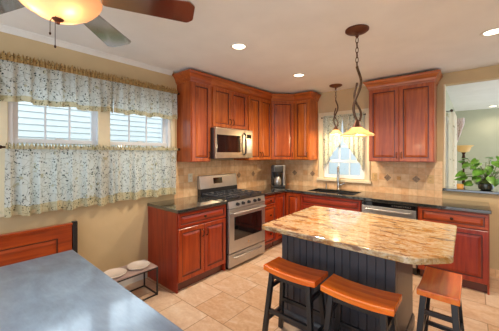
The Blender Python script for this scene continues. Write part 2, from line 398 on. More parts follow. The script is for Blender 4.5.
for y0, y1 in ((WY0+.035, -3.335), (-3.235, WY1-.035)):
    for z0, z1, x in ((WZ0, 1.66, -.055), (1.62, WZ1-.03, -.085)):
        m = MB(); s_ = .045
        m.box(x-.02, x+.02, y0, y0+s_, z0, z1); m.box(x-.02, x+.02, y1-s_, y1, z0, z1); m.box(x-.02, x+.02, y0+s_, y1-s_, z0, z0+.04); m.box(x-.02, x+.02, y0+s_, y1-s_, z1-.04, z1)
        for k in (1, 2):
            yy = y0+s_+(y1-y0-2*s_)*k/3; m.box(x-.008, x+.008, yy-.008, yy+.008, z0+.04, z1-.04)
        sh = obj('sash', m, vinyl, w1, .002, True)
        obj('glass_pane', MB().box(x-.003, x+.003, y0+s_, y1-s_, z0+.04, z1-.04), paneglass, sh, 0, True)
    yy = (y0+y1)/2; obj('sash_lock', MB().box(-.05, -.03, yy-.03, yy+.03, 1.66, 1.672), vinyl, w1, .003, True)
# ---- window_2 above the sink
w2 = bpy.data.objects.new('window_2', None); COL.objects.link(w2); w2['kind'] = S; w2.location = (1.38, 0, SZ0)
m = MB(); m.box(.945, SX0, -.022, 0, 1.06, 2.245); m.box(SX1, 1.815, -.022, 0, 1.06, 2.245); m.box(SX0, SX1, -.022, 0, SZ1, 2.245)
obj('window_casing', m, cream, w2, .004, True)
obj('window_stool', MB().box(.92, 1.84, -.05, .12, 1.045, SZ0-.012), cream, w2, .005, True)
m = MB(); m.box(SX0, SX0+.03, .01, .13, SZ0-.01, SZ1); m.box(SX1-.03, SX1, .01, .13, SZ0-.01, SZ1); m.box(SX0, SX1, .01, .13, SZ1-.03, SZ1); m.box(SX0, SX1, .01, .13, SZ0-.012, SZ0+.015)
obj('window_frame', m, vinyl, w2, .003, True)
for z0, z1, yy, rows in ((SZ0+.015, 1.41, .045, ()), (1.37, SZ1-.03, .08, (1.645,))):
    x0, x1 = SX0+.03, SX1-.03; m = MB(); s_ = .045
    m.box(x0, x0+s_, yy-.018, yy+.018, z0, z1); m.box(x1-s_, x1, yy-.018, yy+.018, z0, z1); m.box(x0+s_, x1-s_, yy-.018, yy+.018, z0, z0+.04); m.box(x0+s_, x1-s_, yy-.018, yy+.018, z1-.04, z1)
    for k in (1, 2):
        xx = x0+s_+(x1-x0-2*s_)*k/3; m.box(xx-.009, xx+.009, yy-.008, yy+.008, z0+.04, z1-.04)
    for zz in rows: m.box(x0+s_, x1-s_, yy-.008, yy+.008, zz-.009, zz+.009)
    sh = obj('sash', m, vinyl, w2, .002, True)
    obj('glass_pane', MB().box(x0+s_, x1-s_, yy-.003, yy+.003, z0+.04, z1-.04), paneglass, sh, 0, True)
# ---- window_3 of the next room, behind its curtain
w3 = bpy.data.objects.new('window_3', None); COL.objects.link(w3); w3['kind'] = S; w3.location = (2.65, 1.4, .8)
m = MB(); m.box(2.60, 2.74, 1.05, 1.10, .8, 2.15); m.box(2.60, 2.74, 1.70, 1.75, .8, 2.15); m.box(2.60, 2.74, 1.10, 1.70, .8, .85); m.box(2.60, 2.74, 1.10, 1.70, 2.10, 2.15); m.box(2.63, 2.67, 1.10, 1.70, 1.46, 1.5)
obj('window_frame', m, vinyl, w3, .003, True); obj('glass_pane', MB().box(2.645, 2.65, 1.1, 1.7, .85, 2.1), paneglass, w3, 0, True)

# ---- the neighbouring house seen through the window
nh = thing('neighbor_house', 'white clapboard house wall seen outside through the two-part window', 'house', (-3.6, -3, -.4))
prof = []; z = -.4
while z < 5.2: prof += [(-3.555, z), (-3.575, z+.115), (-3.595, z+.118), (-3.595, z+.125)]; z += .125
m = MB(); n = len(prof)
m.add([(x, -13, z) for x, z in prof]+[(x, 5, z) for x, z in prof], [(i, i+1, n+i+1, n+i) for i in range(n-1)])
m.box(-7.5, -3.6, -13, 5, -.4, 5.2); obj('siding', m, sidingm, nh, 0, True, fixn=False)
m = MB(); m.box(-3.6, -3.53, 4.9, 5.05, -.4, 5.2); obj('corner_board', m, vinyl, nh, 0, True)
m = MB(); m.add([(-3.1,-13.4,5.1),(-3.1,5.4,5.1),(-5.55,5.4,7),(-5.55,-13.4,7),(-8,-13.4,5.1),(-8,5.4,5.1)], [(0,1,2,3),(3,2,5,4),(0,3,4),(1,5,2),(0,4,5,1)]); obj('roof', m, roofm, nh, 0, True)

nw = thing('sky_dimmer_block', 'plain pale block added outside the sink window to dim the sky', 'house', (-2.5, 6.5, -.4))  # made-up house-shaped block, added to tone down the bright sky behind the sink
obj('wall', MB().box(-9, 2.2, 6.5, 12, -.4, 6.5), vinyl, nw, 0, True)
m = MB(); m.add([(-9.4,6.1,6.5),(2.4,6.1,6.5),(2.4,9.2,8.6),(-9.4,9.2,8.6),(-9.4,12.4,6.5),(2.4,12.4,6.5)], [(0,1,2,3),(3,2,5,4),(0,3,4),(1,5,2),(0,4,5,1)]); obj('roof', m, roofm, nw, 0, True)

# ------------------------------------------------------------------ cabinets
def pull(vert=True, L=.085):
    m = MB(); pts = [(0, 0, -L/2), (0, -.022, -L/2+.008), (0, -.030, -L/4), (0, -.032, 0), (0, -.030, L/4), (0, -.022, L/2-.008), (0, 0, L/2)]
    if not vert: pts = [(z, y, x) for x, y, z in pts]
    return m.tube(pts, .0055, 8)
def shift(mb, d):
    mb.v = [(x+d[0], y+d[1], z+d[2]) for x, y, z in mb.v]; return mb
def knob(x, z, y):
    m = MB(); m.lathe([(.006, 0), (.006, .012), (.016, .018), (.017, .026), (.008, .031)], (0,0,0), 14)
    m.v = [(x+a, y-c, z+b) for a, b, c in m.v]; return m
def fronts(t, fr, wv=None, wx=None):
    wv = wv or cherry; wx = wx or cherryx
    for f in fr:
        kind, x0, x1, z0, z1 = f[:5]; h = f[5] if len(f) > 5 else None
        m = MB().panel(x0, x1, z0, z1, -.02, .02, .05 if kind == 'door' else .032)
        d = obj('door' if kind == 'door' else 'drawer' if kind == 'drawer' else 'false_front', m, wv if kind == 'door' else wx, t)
        if h:
            if kind == 'door':
                hx = x0+.028 if 'l' in h else x1-.028; hz = z0+.085 if 'd' in h else z1-.10
                obj('handle', shift(pull(), (hx, -.02, hz)), bronze, d)
            else: obj('knob', knob((x0+x1)/2, (z0+z1)/2, -.02), bronze, d)
CRP = [(0, 2.455), (.006, 2.455), (.010, 2.470), (.020, 2.480), (.024, 2.505), (.044, 2.540), (.058, 2.556), (.060, 2.564), (.068, 2.568), (.068, CT), (0, CT)]
def upper(label, loc, rz, w, d, z0, z1, fr, crown, first=None, last=None, group='upper cabinets'):
    t = thing('wall_cabinet', label, 'cabinet', (loc[0], loc[1], z0), rz, group)
    m = MB(); m.box(0, w, 0, d, 0, z1-z0); obj('carcass', m, cherry, t, .003)
    fronts(t, [(f[0], f[1], f[2], f[3]-z0, f[4]-z0)+tuple(f[5:]) for f in fr])
    if crown: obj('crown_molding', MB().sweep(crown, CRP, first, last), cherryx, t, 0, True)
    return t
UB, UT = 1.412, 2.50
fd = .32          # cabinet box depth, doors stand .02 proud
XF = .31
upper('tall cherry upper cabinet beside the floral window curtain, with one narrow door', (XF, -2.36), R(90), .325, XF-.003, UB, UT, [('door', .012, .315, UB+.006, 2.452, 'rd')],
      [(.003, -2.36), (XF, -2.36), (XF, -2.035)], None, (XF, -1))
upper('short cherry upper cabinet directly above the microwave', (XF, -2.034), R(90), .79, XF-.003, 1.885, UT, [('door', .04, .393, 1.90, 2.452, 'rd'), ('door', .397, .75, 1.90, 2.452, 'ld')],
      [(XF, -2.034), (XF, -1.244)], (XF, -3), (XF, -.8))
upper('cherry upper cabinet with two narrow doors between microwave and corner cabinet', (XF, -1.243), R(90), .633, XF-.003, UB, UT, [('door', .012, .318, UB+.006, 2.452, 'rd'), ('door', .322, .625, UB+.006, 2.452, 'ld')],
      [(XF, -1.243), (XF, -.61)], (XF, -3), (.61, -XF))
t = thing('wall_cabinet', 'angled cherry upper cabinet in the room corner above the coffee maker', 'cabinet', (XF, -.61, UB), R(45), 'upper cabinets')
obj('carcass', MB().prism([(XF, -.61), (.61, -XF), (.61, -.003), (.003, -.003), (.003, -.61)], UB, UT), cherry, t, .002, True)
dl = math.hypot(.61-XF, .61-XF)
fronts(t, [('door', .012, dl-.012, .006, 2.452-UB, 'rd')])
obj('crown_molding', MB().sweep([(XF, -.61), (.61, -XF)], CRP, (XF, -2), (2, -XF)), cherryx, t, 0, True)
upper('narrow cherry upper cabinet immediately beside the sink window', (.611, -XF), 0, .312, XF-.003, UB, UT, [('door', .02, .30, UB+.006, 2.452, 'rd')],
      [(.611, -XF), (.923, -XF), (.923, -.003)], (XF, -.61), None)
upper('wide cherry upper cabinet with two tall doors between sink window and pass-through', (1.885, -XF), 0, .80, XF-.003, UB-.005, UT, [('door', .012, .398, UB+.003, 2.452, 'rd'), ('door', .402, .788, UB+.003, 2.452, 'ld')],
      [(1.885, -.003), (1.885, -XF), (2.685, -XF), (2.685, -.003)])

def base(label, loc, rz, w, fr, d=.60, ends=(0, 0), hollow=False):
    t = thing('base_cabinet', label, 'cabinet', (loc[0], loc[1], 0), rz, 'base cabinets')
    m = MB()
    if hollow:
        m.box(0, .018, 0, d, .1, .876).box(w-.018, w, 0, d, .1, .876).box(.018, w-.018, 0, d, .1, .118).box(.018, w-.018, d-.012, d, .118, .876).box(.018, w-.018, 0, .02, .69, .876).box(w/2-.03, w/2+.03, 0, .02, .118, .69)
    else: m.box(0, w, 0, d, .1, .876)
    if ends[0]: m.box(0, .018, .0, d, 0, .1)
    if ends[1]: m.box(w-.018, w, .0, d, 0, .1)
    obj('carcass', m, cherryb, t, .002)
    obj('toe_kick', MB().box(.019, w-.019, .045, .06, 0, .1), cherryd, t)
    fronts(t, fr, cherryb, cherrybx); return t
FX = .613
base('cherry base cabinet with a drawer over two doors, left of the gas range', (FX, -2.775), R(90), .74,
     [('drawer', .012, .728, .705, .862, 1), ('door', .012, .368, .115, .692, 'ru'), ('door', .372, .728, .115, .692, 'lu')], FX-.003, (1, 1))
base('narrow cherry base cabinet with three stacked drawers, right of the gas range', (FX, -1.247), R(90), .335,
     [('drawer', .01, .325, .70, .862, 1), ('drawer', .01, .325, .42, .69, 1), ('drawer', .01, .325, .115, .41, 1)], FX-.003)
t = thing('base_cabinet', 'L-shaped cherry corner base cabinet below the coffee maker', 'cabinet', (FX, -.911, 0), R(90), 'base cabinets')
m = MB(); m.prism([(.003, -.911), (FX, -.911), (FX, -FX), (.92, -FX), (.92, -.003), (.003, -.003)], .1, .876); obj('carcass', m, cherryb, t, .002, True)
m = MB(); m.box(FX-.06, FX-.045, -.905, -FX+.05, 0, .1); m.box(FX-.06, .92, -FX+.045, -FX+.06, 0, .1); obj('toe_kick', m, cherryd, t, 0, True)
fronts(t, [('door', .012, .285, .115, .862)], cherryb, cherrybx)
d2 = MB().panel(.645, .912, .115, .862, -FX-.02, .02); obj('door', d2, cherryb, t, 0, True)
base('cherry sink base cabinet with a long false drawer front below the faucet', (.921, -FX), 0, .955,
     [('false_front', .01, .945, .705, .862), ('door', .01, .475, .115, .692, 'ru'), ('door', .48, .945, .115, .692, 'lu')], FX-.003, hollow=True)
base('cherry base cabinet with a drawer over one door, right of the dishwasher', (2.545, -FX), 0, .655,
     [('drawer', .02, .645, .695, .862, 1), ('door', .02, .645, .115, .682, 'lu')], FX-.003, (0, 1))

# ------------------------------------------------------------------ worktops
def slab(outer, holes, z0, z1):
    b = bmesh.new(); edges = []
    for loop in [outer]+holes:
        vs = [b.verts.new((x, y, z1)) for x, y in loop]
        edges += [b.edges.new((vs[i], vs[(i+1) % len(vs)])) for i in range(len(vs))]
    r = bmesh.ops.triangle_fill(b, use_beauty=True, use_dissolve=False, edges=edges)
    fs = [f for f in b.faces]; e = bmesh.ops.extrude_face_region(b, geom=fs)
    for v in e['geom']:
        if isinstance(v, bmesh.types.BMVert): v.co.z = z0
    bmesh.ops.recalc_face_normals(b, faces=b.faces); b.verts.index_update()
    m = MB(); m.add([tuple(v.co) for v in b.verts], [tuple(v.index for v in f.verts) for f in b.faces]); b.free(); return m
wt1 = obj('worktop', MB().box(.009, .655, -2.79, -2.031, .877, .914), darkm, None, .006)
tag(wt1, 'dark speckled granite worktop left of the gas range', 'worktop')
SKX0, SKX1, SKY0, SKY1 = .99, 1.73, -.55, -.13
wt2 = obj('worktop', slab([(.009, -1.25), (.655, -1.25), (.655, -.655), (3.215, -.655), (3.215, -.009), (.009, -.009)],
     [[(SKX0, SKY0), (SKX1, SKY0), (SKX1, SKY1), (SKX0, SKY1)]], .877, .914), darkm, None, .005)
tag(wt2, 'long L-shaped dark granite worktop holding the sink', 'worktop')
sk = thing('kitchen_sink', 'undermount double-bowl sink below the window', 'sink', (1.36, -.34, .70))
m = MB(); 
for x0, x1 in ((SKX0, 1.35), (1.37, SKX1)):
    m.box(x0, x1, SKY0, SKY1, .70, .705); m.box(x0, x0+.008, SKY0, SKY1, .705, .876); m.box(x1-.008, x1, SKY0, SKY1, .705, .876)
    m.box(x0, x1, SKY0, SKY0+.008, .705, .876); m.box(x0, x1, SKY1-.008, SKY1, .705, .876)
m.box(1.35, 1.37, SKY0, SKY1, .85, .876); obj('basin', m, steeld, sk, .003, True)
for x in (1.17, 1.55): obj('drain', MB().lathe([(.04, 0), (.04, .004), (.02, .002)], (x, -.34, .705), 20), chrome, sk, 0, True)
fc = thing('kitchen_faucet', 'brushed chrome gooseneck faucet standing behind the sink', 'faucet', (1.335, -.085, .914), R(20))
obj('base', MB().lathe([(.032, 0), (.032, .012), (.024, .022), (.022, .12)], (0,0,0), 20), chrome, fc)
pts = [(0, 0, .1), (0, 0, .30)]+[(0, -.075+.075*math.cos(a), .30+.085*math.sin(a)) for a in [k*math.pi/10 for k in range(1, 11)]]+[(0, -.15, .24)]
obj('spout', MB().tube(pts, .019, 12), chrome, fc); obj('spray_head', MB().tube([(0, -.15, .245), (0, -.15, .225), (0, -.15, .15)], [.02, .025, .023], 12), chrome, fc)
obj('lever', MB().tube([(.02, 0, .08), (.055, 0, .09), (.10, -.01, .115)], [.015, .011, .008], 10), chrome, fc)
sd = thing('soap_dispenser', 'small chrome soap pump behind the sink, left of the faucet', 'soap dispenser', (1.12, -.085, .914))
obj('body', MB().lathe([(.022, 0), (.02, .01), (.014, .02), (.013, .06), (.008, .065), (.008, .09)], (0,0,0), 16), chrome, sd)
obj('nozzle', MB().tube([(0, 0, .09), (0, -.01, .1), (0, -.06, .098)], .006, 8), chrome, sd)

# ------------------------------------------------------------------ gas range (local x runs +Y, local -y faces the room)
rg = thing('gas_range', 'freestanding stainless gas range with black grates and oven window', 'range', (.64, -2.026, 0), R(90)); RW = .772
m = MB(); m.box(0, RW, .01, .615, .06, .895); obj('body', m, black, rg, .003)
for x in (.05, RW-.05):
    for y in (.06, .55): obj('foot', MB().lathe([(.02, 0), (.02, .06)], (x, y, 0), 12), black, rg)
obj('cooktop', MB().box(-.001, RW+.001, -.018, .57, .895, .912), black, rg, .005)
m = MB(); m.add([(0, -.030, .80), (RW, -.030, .80), (RW, -.012, .894), (0, -.012, .894), (0, .01, .80), (RW, .01, .80), (RW, .01, .894), (0, .01, .894)],
    [(0,1,2,3),(7,6,5,4),(0,4,5,1),(1,5,6,2),(2,6,7,3),(3,7,4,0)]); cpn = obj('control_panel', m, steel, rg, .003)
for x in (.16, .27, .39, .52, .62):
    m = MB().lathe([(.024, 0), (.022, .008), (.019, .03), (.006, .032)], (0,0,0), 18); m.v = [(x+a, -.022-c, .848+b) for a, b, c in m.v]
    k = obj('knob', m, black, rg)
od = obj('oven_door', MB().box(.004, RW-.004, -.028, .009, .215, .792), steel, rg, .006)
obj('oven_window', MB().box(.10, RW-.085, -.031, -.02, .375, .685), blackgl, od, .002)
m = MB(); m.tube([(.04, -.03, .735), (.045, -.07, .742), (.09, -.078, .743), (RW/2, -.082, .743), (RW-.09, -.078, .743), (RW-.045, -.07, .742), (RW-.04, -.03, .735)], .013, 10); obj('handle', m, steel, od)
obj('badge', MB().lathe([(.018, 0), (.018, .002)], (0,0,0), 16, sx=1.2), chrome, od).data.transform(Matrix.Translation((RW/2, -.029, .30)) @ Matrix.Rotation(R(90), 4, 'X'))
dr = obj('storage_drawer', MB().box(.004, RW-.004, -.026, .009, .035, .205), steel, rg, .006)
m = MB(); m.tube([(.09, -.026, .155), (.12, -.05, .15), (RW/2, -.054, .15), (RW-.12, -.05, .15), (RW-.09, -.026, .155)], .012, 10); obj('handle', m, steel, dr)
bgd = obj('backguard', MB().prism([(0, .545), (RW, .545), (RW, .61), (0, .61)], .912, 1.008), black, rg, .004)
m = MB(); m.add([(0,.545,1.005),(RW,.545,1.005),(RW,.575,1.195),(0,.575,1.195),(0,.62,1.005),(RW,.62,1.005),(RW,.62,1.195),(0,.62,1.195)],
    [(0,1,2,3),(7,6,5,4),(0,4,5,1),(1,5,6,2),(2,6,7,3),(3,7,4,0)]); obj('backguard_panel', m, steel, rg, .006)
m = MB(); m.add([(.26,.5535,1.07),(.44,.5535,1.07),(.44,.5655,1.155),(.26,.5655,1.155),(.26,.575,1.07),(.44,.575,1.07),(.44,.575,1.155),(.26,.575,1.155)],
    [(0,1,2,3),(7,6,5,4),(0,4,5,1),(1,5,6,2),(2,6,7,3),(3,7,4,0)]); obj('clock_display', m, blackgl, rg)
for x, y, r in ((.17, .14, .05), (.17, .42, .04), (.6, .14, .045), (.6, .42, .05), (.386, .28, .055)):
    obj('burner', MB().lathe([(r+.02, 0), (r+.02, .004), (r, .008), (r, .018), (r*.7, .024), (.002, .025)], (x, y, .912), 20), steeld, rg)
for x0, x1 in ((.02, .26), (.265, .507), (.512, .752)):
    m = MB(); z = .947; b_ = .012
    for y in (.03, .155, .28, .405, .53): m.box(x0, x1, y-b_/2, y+b_/2, z-.012, z)
    for x in (x0, (x0+x1)/2-b_/2, x1-b_): m.box(x, x+b_, .03, .53, z-.012, z)
    for x in (x0, x1-b_):
        for y in (.03, .52): m.box(x, x+b_, y, y+b_, .912, z)
    obj('grate', m, iron, rg, .002)

# ------------------------------------------------------------------ microwave
mw = thing('microwave', 'stainless over-the-range microwave with a black door window', 'microwave', (.40, -2.03, 1.455), R(90)); MW = .78
obj('body', MB().box(0, MW, .02, .39, 0, .425), steeld, mw, .003)
md = obj('door', MB().box(.0, .60, -.02, .02, .0, .425), steelm, mw, .006)
obj('window', MB().box(.02, .50, -.023, -.015, .085, .33), blackgl, md, .003)
m = MB(); m.tube([(.575, -.02, .05), (.575, -.05, .07), (.575, -.06, .21), (.575, -.05, .35), (.575, -.02, .375)], .012, 10); obj('handle', m, black, md)
cp_ = obj('control_panel', MB().box(.603, MW, -.018, .02, .0, .425), steelm, mw, .004)
obj('keypad', MB().box(.64, .75, -.0205, -.01, .07, .27), steel, cp_, .001); obj('display', MB().box(.64, .75, -.0205, -.01, .30, .36), blackgl, cp_, .001)
obj('vent_grille', MB().box(.02, MW-.02, .04, .30, -.006, .0), steeld, mw)

# ------------------------------------------------------------------ dishwasher
dw = thing('dishwasher', 'stainless dishwasher with a black control strip beside the sink cabinet', 'dishwasher', (1.88, -.635, 0)); DW = .655
obj('body', MB().box(.003, DW-.003, .03, .60, .09, .87), steeld, dw); obj('toe_panel', MB().box(.01, DW-.01, .06, .08, 0, .1), black, dw)
dd = obj('door', MB().box(.006, DW-.006, -.012, .03, .11, .812), steel, dw, .005)
obj('handle', MB().tube([(.06, -.012, .775), (.065, -.045, .775), (DW/2, -.05, .775), (DW-.065, -.045, .775), (DW-.06, -.012, .775)], .012, 10), steel, dd)
cs = obj('control_strip', MB().box(.006, DW-.006, -.010, .03, .816, .868), blackgl, dw, .005)
for k in range(9): obj('button', MB().box(.38+k*.025, .396+k*.025, -.013, -.005, .836, .850), chrome, cs, .002)

# ------------------------------------------------------------------ coffee maker
cf = thing('coffee_maker', 'black and steel coffee maker standing on the corner of the worktop', 'coffee maker', (.36, -.44, .914), R(45))
obj('base', MB().box(-.12, .10, -.13, .12, 0, .035), black, cf, .008)
obj('water_tank', MB().box(-.12, .06, .03, .12, .035, .38), black, cf, .012)
obj('brew_head', MB().box(-.11, .06, -.12, .12, .27, .40), steeld, cf, .015)
obj('filter_basket', MB().lathe([(.05, 0), (.062, .06), (.062, .075)], (-.025, -.05, .20), 20), black, cf)
obj('side_column', MB().box(.075, .115, -.05, .12, .0, .40), steel, cf, .004)
ca = obj('carafe', MB().lathe([(.05, 0), (.064, .02), (.066, .09), (.05, .14), (.04, .155), (.044, .16)], (-.025, -.05, .036), 24), steel, cf)
obj('handle', MB().tube([(-.09, -.055, .17), (-.125, -.07, .165), (-.125, -.07, .08), (-.088, -.06, .07)], .009, 8), black, ca)
obj('lid', MB().lathe([(.044, 0), (.04, .012), (.01, .016)], (-.025, -.05, .195), 20), black, ca)

# ------------------------------------------------------------------ outlets
def outlet(label, c, ax, mat):
    t = thing('wall_outlet', label, 'outlet', (c[0], c[1], c[2]), R(90) if ax == 'x' else 0)
    obj('plate', MB().box(-.038, .038, -.013, -.008, -.06, .06), mat, t, .002)
    for z in (-.024, .024):
        s_ = obj('socket', MB().box(-.016, .016, -.0155, -.012, z-.014, z+.014), mat, t, .003)
        obj('slot', MB().box(-.008, -.005, -.0158, -.0154, z-.004, z+.006).box(.005, .008, -.0158, -.0154, z-.004, z+.006), black, s_)
outlet('white outlet on the backsplash tile, left of the gas range', (0, -2.14, 1.18), 'x', plastic)
outlet('tan outlet on the backsplash tile, next to the sink window casing', (1.885, 0, 1.155), 'y', tanpl)
outlet('tan outlet on the backsplash tile, next to the pass-through opening', (2.615, 0, 1.165), 'y', tanpl)

# ------------------------------------------------------------------ island
IY = -2.40; IX0, IX1 = 1.725, 2.655
isl = thing('kitchen_island', 'black kitchen island cabinet with beadboard side under the golden granite top', 'island', (2.19, -2.05, 0))
obj('carcass', MB().box(IX0+.01, IX1-.01, IY+.018, -1.72, .08, .879), navy, isl, .002, True)
m = MB(); pts = []; x = IX0+.06; pitch = .062
prof = [(x, IY+.01)]
while x < IX1-.07:
    e = min(x+pitch, IX1-.06); prof += [(x+.004, IY+.004), (e-.004, IY+.004), (e-.002, IY+.011), (e+.002, IY+.011)]; x = e
prof += [(IX1-.06, IY+.019), (IX0+.06, IY+.019)]; m.prism(prof, .21, .85); obj('beadboard_panel', m, navy, isl, 0, True)
for x0 in (IX0, IX1-.06): obj('corner_post', MB().box(x0, x0+.06, IY-.004, IY+.06, .0, .879), navy, isl, .004, True)
m = MB(); m.box(IX0+.06, IX1-.06, IY-.001, IY+.019, .82, .879); obj('top_rail', m, navy, isl, .003, True)
m = MB(); m.box(IX0+.06, IX1-.06, IY-.001, IY+.019, .11, .21); obj('bottom_rail', m, navy, isl, .003, True)
bpf = [(0, 0), (.016, 0), (.016, .085), (.010, .10), (.004, .11), (0, .11)]
obj('base_molding', MB().sweep([(IX0, -1.72), (IX0, IY), (IX1, IY), (IX1, -1.72)], bpf), navy, isl, 0, True)
for xs in (IX0, IX1-.018): obj('end_panel', MB().box(xs, xs+.018, IY+.06, -1.72, .0, .879), navy, isl, .002, True)
def round_poly(pts, rad, n=6):
    out = []; k = len(pts)
    for i in range(k):
        p, a, b = Vector(pts[i]), Vector(pts[i-1]), Vector(pts[(i+1) % k]); r = rad[i]
        if r <= 0: out.append(tuple(p)); continue
        d1 = (a-p).normalized(); d2 = (b-p).normalized(); p1 = p+d1*r; p2 = p+d2*r
        for j in range(n+1):
            t = j/n; q = p1*(1-t)**2+p*2*t*(1-t)+p2*t*t; out.append((q.x, q.y))
    return out
top = round_poly([(1.69, -2.672), (2.80, -2.68), (2.975, -2.50), (2.962, -1.62), (1.655, -1.62)], [.03, .06, .03, .03, .03])
it = obj('island_countertop', MB().prism(top, .88, .92), goldm, None, .007, seg=3)
tag(it, 'golden cream granite slab with brown streaks on top of the island', 'countertop')

# ------------------------------------------------------------------ saddle stools
def stool(label, loc, rz):
    t = thing('saddle_stool', label, 'stool', loc, rz, 'saddle stools around the island'); L, D = .455, .23
    def zt(x): return .604+.017*(2*x/L)**2
    n = 14; m = MB(); vs = []
    for i in range(n+1):
        x = -L/2+L*i/n
        for y in (-D/2, D/2): vs += [(x, y, zt(x)), (x, y, zt(x)-.042)]
    fs = []
    for i in range(n):
        a, b = 4*i, 4*i+4
        fs += [(a, b, b+2, a+2), (a+1, a+3, b+3, b+1), (a, a+1, b+1, b), (a+2, b+2, b+3, a+3)]
    fs += [(0, 2, 3, 1), (4*n, 4*n+1, 4*n+3, 4*n+2)]
    m.add(vs, fs); obj('seat', m, stoolwood, t, .006)
    tp, bt = (.160, .082, .575), (.215, .125, 0)
    at = lambda sx, sy, z: Vector((sx*(bt[0]+(tp[0]-bt[0])*z/tp[2]), sy*(bt[1]+(tp[1]-bt[1])*z/tp[2]), z))
    for sx in (-1, 1):
        for sy in (-1, 1): obj('leg', MB().beam(at(sx, sy, 0), at(sx, sy, .582), .036, .036, (0,1,0)), black, t, .003)
    for sy in (-1, 1):
        obj('rung', MB().beam(at(-1, sy, .27), at(1, sy, .27), .022, .032), black, t, .002)
        obj('apron', MB().beam(at(-1, sy, .545), at(1, sy, .545), .018, .04), black, t, .002)
    for sx in (-1, 1):
        for z in (.455, .19): obj('rung', MB().beam(at(sx, -1, z), at(sx, 1, z), .022, .03), black, t, .002)
    return t
stool('wooden saddle stool nearest the gas range, at the left end of the island', (1.99, -2.622, 0), 0)
stool('wooden saddle stool at the middle of the beadboard side, overlapping the island corner post', (2.488, -2.628, 0), 0)
stool('wooden saddle stool tucked under the clipped right end of the island top, turned sideways', (2.888, -2.14, 0), R(90))

# ------------------------------------------------------------------ dining table and bench
tb = thing('dining_table', 'dark slate-topped dining table with a cloudy window sheen painted into its colour', 'table', (1.5, -4.2, 0))
obj('tabletop', MB().box(.60, 2.42, -4.86, -3.745, .722, .75), tablem, tb, .004, True)
obj('apron', MB().box(.68, 2.34, -4.78, -3.83, .64, .72), black, tb, .003, True)
for x in (.70, 2.30):
    for y in (-4.76, -3.86): obj('leg', MB().beam((x, y, 0), (x, y, .70), .06), black, tb, .004, True)
bn = thing('dining_bench', 'red-brown wooden bench with a raised-panel back and black end post under the window', 'bench', (.3, -4.3, 0))
m = MB(); m.panel(-4.93, -3.615, .42, .85, 0, .03, .118)
m.v = [(.13-y, x, z) for x, y, z in m.v]; obj('back_panel', m, benchwood, bn, 0, True)
obj('top_rail', MB().box(.092, .142, -4.93, -3.615, .838, .858), benchwood, bn, .004, True)
for y in (-4.97, -3.612): obj('post', MB().box(.09, .14, y, y+.04, 0, .868), black, bn, .004, True)
obj('seat', MB().box(.10, .52, -4.93, -3.615, .42, .45), benchwood, bn, .005, True)
for y in (-4.93, -3.66): obj('leg', MB().box(.46, .505, y, y+.045, 0, .42), black, bn, .003, True)
obj('seat_apron', MB().box(.47, .49, -4.88, -3.66, .36, .42), black, bn, .002, True)

# ------------------------------------------------------------------ pet bowl stand
ps = thing('pet_bowl_stand', 'low black metal frame stand with a pale top by the wall', 'stand', (.33, -3.2, 0)); m = MB()
x0, x1, y0, y1, zt_ = .19, .465, -3.47, -2.92, .30
for x in (x0, x1):
    for y in (y0, y1): m.box(x-.007, x+.007, y-.007, y+.007, 0, zt_)
for z in (.007, zt_-.009):
    for x in (x0, x1): m.box(x-.006, x+.006, y0, y1, z-.006, z+.006)
    for y in (y0, y1): m.box(x0, x1, y-.006, y+.006, z-.006, z+.006)
obj('frame', m, black, ps, 0, True); obj('top_board', MB().box(x0-.005, x1+.005, y0-.005, y1+.005, zt_-.002, zt_+.008), standtop, ps, .002, True)
for y, lb in ((-3.06, 'shallow off-white pet bowl on the black stand, nearer the cherry base cabinet'), (-3.31, 'shallow off-white pet bowl on the black stand, partly hidden by the table')):
    b_ = thing('pet_bowl', lb, 'bowl', (.328, y, zt_+.009), 0, 'pet bowls on the stand')
    obj('dish', MB().lathe([(.09, 0), (.112, .012), (.114, .022), (.106, .024), (.09, .010), (.002, .008)], (0,0,0), 32), ceramic, b_)

